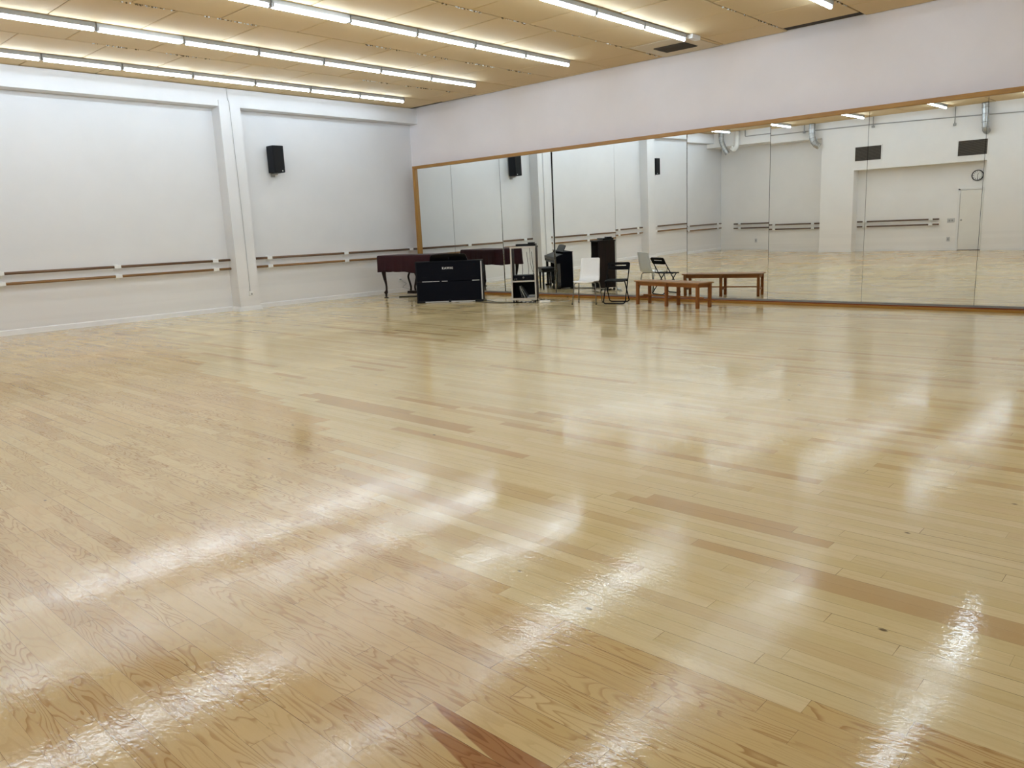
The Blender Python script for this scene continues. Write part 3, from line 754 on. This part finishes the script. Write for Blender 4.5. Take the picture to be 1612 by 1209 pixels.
# ------------------------------------------------- cloth-covered square piano
def make_square_piano():
    rz = R(10); org = Vector((-14.6, 11.46, 0)); ca, sa = math.cos(rz), math.sin(rz)
    lx, ly = .14, .10
    o0 = org - Vector((ca * lx - sa * ly, sa * lx + ca * ly, 0))
    t = thing('piano', 'old dark piano on curved legs hidden under a burgundy cloth', 'piano', o0, rz)
    Wd, D = 1.58, .74
    m = MB(); m.bb(.03, Wd - .03, .04, D - .04, .64, .955, bev=.02); m.build('case', M['ebony'], t)
    def leg(x, y, s):
        m = MB()
        pts = smooth_path([(x - s * .035, y, .66), (x - s * .03, y, .58), (x - s * .012, y, .46), (x + s * .02, y, .32), (x + s * .022, y, .20), (x + s * .004, y, .10), (x, y, .05)], 5)
        n = len(pts); rr = []
        for i, p in enumerate(pts):
            z = p.z; rr.append(.024 + .032 * max(0, (z - .30) / .36) + (.014 * math.exp(-((z - .135) / .03) ** 2)))
        m.tube(pts, rr, 12)
        m.lathe([(.055, .0), (.058, .008), (.03, .018), (.02, .035), (.026, .06), (.02, .09)], (x, y, 0), 14)
        m.lathe([(.02, .09), (.042, .115), (.044, .135), (.022, .16)], (x - s * .006, y, 0), 12)
        m.build('leg', M['dark_wood'], t)
    leg(lx, ly, 1); leg(Wd - lx, ly, -1); leg(.86, D - .1, 1)
    ly_ = MB(); cx, cyy = .50, .66
    for s in (-1, 1):
        ly_.tube(smooth_path([(cx + s * .055, cyy, .66), (cx + s * .085, cyy, .55), (cx + s * .125, cyy, .46), (cx + s * .095, cyy, .34), (cx + s * .062, cyy, .22), (cx + s * .07, cyy, .13)], 6), [.03] + [.024] * 29 + [.024], 10)
    lyo = ly_.build('pedal_lyre', M['dark_wood'], t)
    m = MB(); m.bb(cx - .12, cx + .12, cyy - .08, cyy + .08, .06, .125, bev=.01); m.build('pedal_box', M['dark_wood'], lyo)
    for s in (-1, 1):
        m = MB(); m.box((cx + s * .04, cyy - .12, .08), (.025, .10, .012), bev=.004); m.build('pedal', M['dark_wood'], lyo)
    # the cloth
    c = MB(); rnd = random.Random(5); nu, per = 120, []
    x0, x1, y0, y1, rad = 0, Wd, 0, D, .05
    def perim(n):
        base = rrect(Wd, D, rad, 6, Wd / 2, D / 2); out = []
        seg = [(Vector(a), Vector(b)) for a, b in zip(base, base[1:] + base[:1])]
        tot = sum((b - a).length for a, b in seg)
        for k in range(n):
            s = tot * k / n
            for a, b in seg:
                l = (b - a).length
                if s <= l: out.append(a + (b - a) * (s / l)); break
                s -= l
        return out
    pr = perim(220); cen = Vector((Wd / 2, D / 2))
    rings = []
    lev = [(.985, -.03), (.982, -.008), (.965, .004), (.93, .010), (.86, .012), (.78, .014), (.70, .018), (.64, .022), (.60, .026)]
    for li, (z, off) in enumerate(lev):
        ring = []
        dep = max(0, (.96 - z) / .36)
        for k, p in enumerate(pr):
            a = 2 * PI * k / len(pr)
            d = p - cen; nrm = Vector((d.x / (Wd / 2), d.y / (D / 2))); nrm = Vector((nrm.x ** 7 if nrm.x > 0 else -abs(nrm.x) ** 7, nrm.y ** 7 if nrm.y > 0 else -abs(nrm.y) ** 7)); nrm.normalize()
            wav = .009 * math.sin(7 * a + 1) + .006 * math.sin(19 * a + 2.2) + .003 * math.sin(37 * a)
            hem = -.022 * math.sin(2 * a + 3.6) * dep + .008 * math.sin(9 * a) * dep
            q = p + nrm * (off + wav * dep)
            ring.append(c.bm.verts.new((q.x, q.y, z + hem)))
        rings.append(ring)
    for A, B in zip(rings, rings[1:]):
        for k in range(len(A)):
            f = c.bm.faces.new((A[k], A[(k + 1) % len(A)], B[(k + 1) % len(A)], B[k])); f.smooth = True
    f = c.bm.faces.new(rings[0])
    o = c.build('piano_cover', M['velvet']); o.location = o0; o.rotation_euler = (0, 0, rz)
    sol = o.modifiers.new('thickness', 'SOLIDIFY'); sol.thickness = .004; sol.offset = 1
    tag(o, 'burgundy velvet cloth draped over the old piano in the corner', 'piano cover')
make_square_piano()

m = MB(); m.box((0, 0, .011), (.85, .035, .022), bev=.003)
o = tag(m.build('metal_bar', M['black']), 'dark flat bar lying on the floor behind the upright digital piano', 'bar')
o.location = (-14.11, 11.98, 0); o.rotation_euler = (0, 0, R(40))

# --------------------------------------------------------------- media cart
def make_cart():
    rz = R(33.5); loc = Vector((-10.375, 11.60, 0))
    t = thing('media_cart', 'tall dark media cart on castors with silver front edges and open upper shelf', 'cart', loc, rz)
    W, D, H = .50, .40, 1.12
    for s in (-1, 1):
        m = MB(); m.bb(s * W / 2 - s * .018, s * W / 2, .012, D, .075, H - .03); m.build('side_panel', M['dark_wood'], t)
        m = MB(); m.bb(s * W / 2 - s * .028, s * W / 2 + s * .003, -.004, .014, .06, H, bev=.003); m.build('edge_trim', M['silver'], t)
    m = MB(); m.bb(-W / 2 - .008, W / 2 + .008, .0, D + .02, H - .03, H, bev=.003); top = m.build('top_shelf', M['dark_wood'], t)
    m = MB(); m.bb(-W / 2 - .008, W / 2 + .008, -.006, .0, H - .034, H + .002); m.build('edge_trim', M['silver'], top)
    m = MB(); m.bb(-W / 2 + .018, W / 2 - .018, .0, D, .425, .447); sh = m.build('middle_shelf', M['dark_wood'], t)
    m = MB(); m.bb(-W / 2 + .018, W / 2 - .018, -.006, .0, .420, .450); m.build('edge_trim', M['silver'], sh)
    m = MB(); m.bb(-W / 2 + .018, W / 2 - .018, .0, D, .07, .10); bs = m.build('bottom_shelf', M['dark_wood'], t)
    m = MB(); m.bb(-W / 2 + .018, W / 2 - .018, -.006, .0, .062, .104); m.build('edge_trim', M['silver'], bs)
    m = MB(); m.bb(-W / 2 + .018, W / 2 - .018, D - .012, D, .10, .425); m.build('back_panel', M['spk'], t)
    for sx in (-1, 1):
        for y in (.04, D - .05):
            m = MB(); x = sx * (W / 2 - .035)
            m.prism([(y + .030 * math.cos(a * PI / 8), .030 + .030 * math.sin(a * PI / 8)) for a in range(16)], 0, x - .011, x + .011); cs = m.build('castor', M['black'], t)
            m = MB(); m.bb(x - .018, x + .018, y - .016, y + .016, .052, .07); m.build('castor_fork', M['grey'], cs)
    def at(x, y, z=0.0): return (loc.x + math.cos(rz) * x - math.sin(rz) * y, loc.y + math.sin(rz) * x + math.cos(rz) * y, z)
    # things on the cart
    a = thing('amplifier', 'black stereo amplifier with bright round knob on the cart shelf', 'amplifier', at(-.005, .05, .447), rz)
    m = MB(); m.bb(-.205, .205, .0, .30, .012, .105, bev=.004); m.build('case', M['black'], a)
    m = MB(); m.bb(-.205, .205, -.008, .0, .012, .105, bev=.002); fp = m.build('front_panel', M['navy'], a)
    m = MB(); m.prism([(.018 * math.cos(k * PI / 10), .060 + .018 * math.sin(k * PI / 10)) for k in range(20)], 1, -.03, -.008); k_ = m.build('volume_knob', M['chrome'], a)
    m = MB()
    for k in range(6): m.box((.06 + k * .02, -.011, .066), (.012, .006, .008))
    for k in range(6): m.box((.06 + k * .02, -.011, .04), (.012, .006, .006))
    m.build('button', M['spk'], a)
    for x in (-.175, -.14):
        m = MB(); m.prism([(x + .008 * math.cos(k * PI / 6), .035 + .008 * math.sin(k * PI / 6)) for k in range(12)], 1, -.02, -.008); m.build('small_knob', M['grey'], a)
    for sx in (-.17, .17):
        for y in (.04, .26):
            m = MB(); m.lathe([(.015, 0), (.015, .012)], (sx, y, 0), 10); m.build('foot', M['black'], a)
    a = thing('disc_player', 'flat black disc player lying on top of the media cart', 'disc player', at(.06, .04, H), rz)
    m = MB(); m.bb(-.20, .19, .0, .25, .004, .046, bev=.003); m.build('case', M['black'], a)
    m = MB(); m.bb(-.15, .02, -.003, .0, .022, .036); m.build('disc_tray', M['spk'], a)
    for sx in (-.17, .16):
        m = MB(); m.lathe([(.012, 0), (.012, .005)], (sx, .03, 0), 8); m.build('foot', M['black'], a)
    a = thing('set_top_box', 'small black box stacked on the disc player', 'receiver', at(.165, .07, H + .046), rz)
    m = MB(); m.bb(-.065, .065, .0, .13, .0, .026, bev=.004); m.build('case', M['black'], a)
    m = MB(); m.bb(-.04, .04, -.002, .0, .008, .016); m.build('display_window', M['spk'], a)
    # folders and papers on the bottom shelf
    for i, (x, an, h, mt, lab) in enumerate(((-.10, 14, .20, 'papergrey', 'dark folder leaning leftmost on the cart bottom shelf'), (-.045, 24, .25, 'paper', 'tall pale folder leaning beside the dark one in the cart'), (.015, 31, .25, 'papergrey', 'grey folder leaning rightmost on the cart bottom shelf'))):
        m = MB(); m.box((0, 0, h / 2), (.012, .24, h), bev=.002); o = m.build('folder', M[mt]); ry = -R(an)
        p = at(x + .05, .20, .10); o.location = (p[0], p[1], p[2] + .004); o.rotation_euler = (0, ry, rz); tag(o, lab, 'folder', 'folders in the media cart')
    a = thing('paper_stack', 'low stack of papers lying on the cart bottom shelf', 'papers', at(.145, .17, .10), rz)
    for k in range(3):
        m = MB(); m.box((.006 * k - .004, .008 * k, .009 + .016 * k), (.15, .22, .014), rz=R(3 * k - 3), bev=.002); m.build('sheaf', M['paper' if k != 1 else 'papergrey'], a)
    # cable hanging in the upper compartment
    m = MB(); m.tube(smooth_path([(.10, .30, H - .03), (.105, .30, .95), (.11, .29, .80), (.14, .28, .66), (.175, .27, .56), (.18, .24, .553)], 6), .004, 6)
    o = tag(m.build('audio_cable', M['spk']), 'thin dark cable hanging in the upper compartment of the cart', 'cable'); o.location = loc; o.rotation_euler = (0, 0, rz)
    # wires behind the cart
    m = MB()
    for x, d in ((-.1, .07), (.02, .1), (.12, .08)):
        m.tube(smooth_path([(x, D + .03, 1.0), (x + .02, D + d, .6), (x - .03, D + d * .8, .3), (x + .06, D + .07, .08), (x + .2, D + .12, .008), (x + .32, D + .06, .007)], 6), .005, 6)
    o = tag(m.build('cable_bundle', M['spk']), 'tangle of cables behind the media cart seen in the mirror', 'cables'); o.location = loc; o.rotation_euler = (0, 0, rz)
    m = MB()
    for k, (x, y) in enumerate(((-.12, .1), (-.02, .06), (.08, .1), (.15, .05))):
        m.tube(smooth_path([(x - .05, y, .008), (x - .02, y - .05, .018), (x + .03, y - .02, .01), (x + .05, y + .04, .02), (x + .01, y + .05, .01)], 6), .007, 6)
    o = tag(m.build('loose_cables', M['black']), 'black cables coiled on the floor under the media cart', 'cables'); o.location = loc; o.rotation_euler = (0, 0, rz)
    a = thing('power_strip', 'white power strip on the floor right of the media cart', 'power strip', (-10.03, 11.83, 0), R(40))
    m = MB(); m.box((0, 0, .022), (.22, .055, .044), bev=.008); m.build('body', M['white'], a)
    for k in range(3):
        m = MB(); m.lathe([(.016, .044), (.016, .047)], (-.065 + .065 * k, 0, 0), 12); m.build('socket', M['pale'], a)
    m = MB(); m.tube(smooth_path([(.11, 0, .02), (.18, .02, .01), (.26, -.03, .006), (.36, .04, .006), (.5, .1, .006)], 6), .004, 6); m.build('cord', M['pale'], a)
make_cart()
m = MB(); m.tube(smooth_path([(-11.62, 11.70, .006), (-11.4, 11.66, .007), (-11.1, 11.56, .006), (-10.8, 11.60, .007), (-10.5, 11.70, .006)], 8), .006, 6)
tag(m.build('floor_cable', M['black']), 'black cable on the floor between digital piano and cart, farther one', 'cable')
m = MB(); m.tube(smooth_path([(-11.62, 11.50, .005), (-11.35, 11.43, .006), (-11.05, 11.40, .005), (-10.75, 11.44, .006), (-10.56, 11.56, .005)], 8), .005, 6)
tag(m.build('floor_cable', M['spk']), 'thin grey cable on the floor between digital piano and cart, nearer one', 'cable')

# ------------------------------------------------------------- white chair
def make_white_chair():
    t = thing('white_chair', 'white one-piece shell chair on slim chrome legs beside the media cart', 'chair', (-9.055, 11.94, 0), R(19.6))
    prof = smooth_path([(0, -.225, .425), (0, -.20, .442), (0, -.08, .440), (0, .05, .432), (0, .12, .436), (0, .165, .462), (0, .192, .53), (0, .215, .65), (0, .25, .82), (0, .258, .857)], 5)
    m = MB(); n = 14; rows = []
    tot = len(prof) - 1
    for i, p in enumerate(prof):
        f = i / tot
        hw = .205 if f < .45 else .205 - .02 * (f - .45) / .55
        endd = min(i, tot - i)
        hw -= {0: .03, 1: .010, 2: .004}.get(endd, 0)
        row = []
        for k in range(n + 1):
            u = -1 + 2 * k / n
            dish = .012 * (1 - u * u)
            if f > .5: row.append(Vector((u * hw, p.y + dish * min(1, (f - .5) * 4), p.z)))
            else: row.append(Vector((u * hw, p.y, p.z - dish)))
        rows.append([m.bm.verts.new(v) for v in row])
    for A, B in zip(rows, rows[1:]):
        for k in range(n):
            q = m.bm.faces.new((A[k], A[k + 1], B[k + 1], B[k])); q.smooth = True
    o = m.build('shell', M['chairw'], t); s = o.modifiers.new('thickness', 'SOLIDIFY'); s.thickness = .012; s.offset = 0
    for sx in (-1, 1):
        for sy in (-1, 1):
            fx, fy = sx * .238, (-.205 if sy < 0 else .205)
            bx, by = sx * .205, (-.13 if sy < 0 else .13)
            path = [Vector((sx * .03, sy * .05, .408))] + bez((sx * .15, sy * .105, .408), (sx * .185, sy * .12, .408), (bx, by, .40), (bx + sx * .003, by + sy * .008, .365), 6) + [Vector((fx, fy, .012))]
            m = MB(); m.tube(path, .0105, 8); lg_ = m.build('leg', M['chrome'], t)
            m = MB(); m.lathe([(.012, 0), (.013, .006), (.010, .03)], (fx, fy, 0), 10); m.build('rubber_foot', M['black'], lg_)
    m = MB(); m.box((0, 0, .412), (.20, .16, .012), bev=.004); m.build('seat_plate', M['spk'], t)
make_white_chair()

# ----------------------------------------------------------- folding chair
def make_folding_chair():
    t = thing('folding_chair', 'black folding chair with slotted backrest, left of the bench', 'chair', (-8.565, 12.22, 0), R(21))
    def U(pts, r=.0105): return smooth_path(pts, 1)
    w = .205
    def bent(a, b, c, d, rr=.05):
        """U-shaped tube a-b-c-d with rounded corners at b and c"""
        a, b, c, d = map(Vector, (a, b, c, d)); o = [a]
        for p, q, s in ((a, b, c), (b, c, d)):
            u = (p - q).normalized() * rr; v = (s - q).normalized() * rr
            o += bez(q + u, q + u * .45, q + v * .45, q + v, 6)
        return o + [d]
    m = MB(); m.tube(bent((-w, .195, .70), (-w - .005, -.215, .012), (w + .005, -.215, .012), (w, .195, .70)), .0105, 10); m.build('back_frame', M['chairblack'], t)
    w2 = .185
    m = MB(); m.tube(bent((-w2, -.12, .425), (-w2 - .008, .215, .012), (w2 + .008, .215, .012), (w2, -.12, .425)), .0105, 10); m.build('leg_frame', M['chairblack'], t)
    # backrest plate with a hand slot, leaning with the frame
    outer = rrect(.43, .145, .035, 5); inner = rrect(.29, .026, .012, 5, 0, .012)
    m = MB(); m.ringplate(outer, inner, lambda u, v: (u, -.011, v), lambda u, v: (u, .011, v))
    o = m.build('backrest', M['chairblack'], t); o.location = (0, .192, .69); o.rotation_euler = (R(-26), 0, 0)
    m = MB(); pl = rrect(.385, .37, .05, 6); m.prism(pl, 2, -.009, .009); o = m.build('seat', M['chairblack'], t); o.location = (0, -.03, .434); o.rotation_euler = (R(3), 0, 0)
    for s in (-1, 1):
        m = MB(); m.tube([(s * .178, -.002, .425), (s * .222, -.002, .425)], .012, 8); m.build('pivot', M['chairblack'], t)
        m = MB(); m.tube([(s * .19, .13, .437), (s * .207, .115, .565)], .006, 6); m.build('stay', M['chairblack'], t)
make_folding_chair()

# ------------------------------------------------------------------- bench
def make_bench():
    t = thing('wooden_bench', 'long orange pine bench with six square legs in front of the mirror', 'bench', (-7.315, 12.157, 0), R(-11.9))
    H, L, D = .437, 1.55, .385
    m = MB(); m.bb(-L / 2, L / 2, -D / 2, D / 2, H - .022, H, bev=.005); m.build('seat', M['benchtop'], t)
    for sy in (-1, 1):
        m = MB(); m.bb(-L / 2 + .05, L / 2 - .05, sy * .155 - .010, sy * .155 + .010, H - .085, H - .022, bev=.002); m.build('apron', M['pine'], t)
    for x in (-.715, .715):
        m = MB(); m.bb(x - .010, x + .010, -.145, .145, H - .085, H - .022, bev=.002); m.build('end_apron', M['piney'], t)
    for x in (-.715, 0, .715):
        for sy in (-1, 1):
            m = MB(); m.bb(x - .025, x + .025, sy * .155 - .025, sy * .155 + .025, 0, H - .022, bev=.003); m.build('leg', M['pinez'], t)
        m = MB(); m.bb(x - .012, x + .012, -.13, .13, .115, .155, bev=.002); m.build('cross_rail', M['piney'], t)
    m = MB(); m.bb(-.715, .715, -.011, .011, .155, .18, bev=.002); m.build('long_stretcher', M['pine'], t)
make_bench()

# ------------------------------------------------------------ world, colour
w = bpy.data.worlds.new('world'); sc.world = w; w.use_nodes = True
w.node_tree.nodes['Background'].inputs[0].default_value = (.9, .92, 1, 1); w.node_tree.nodes['Background'].inputs[1].default_value = .02
sc.view_settings.view_transform = 'Standard'; sc.view_settings.look = 'None'; sc.view_settings.gamma = 1.0
sc.view_settings.use_curve_mapping = False
sc.view_settings.exposure = 0.2
sc.cycles.max_bounces = 10; sc.cycles.diffuse_bounces = 6; sc.cycles.glossy_bounces = 6
sc.cycles.use_denoising = True
sc.cycles.sample_clamp_indirect = 8.0
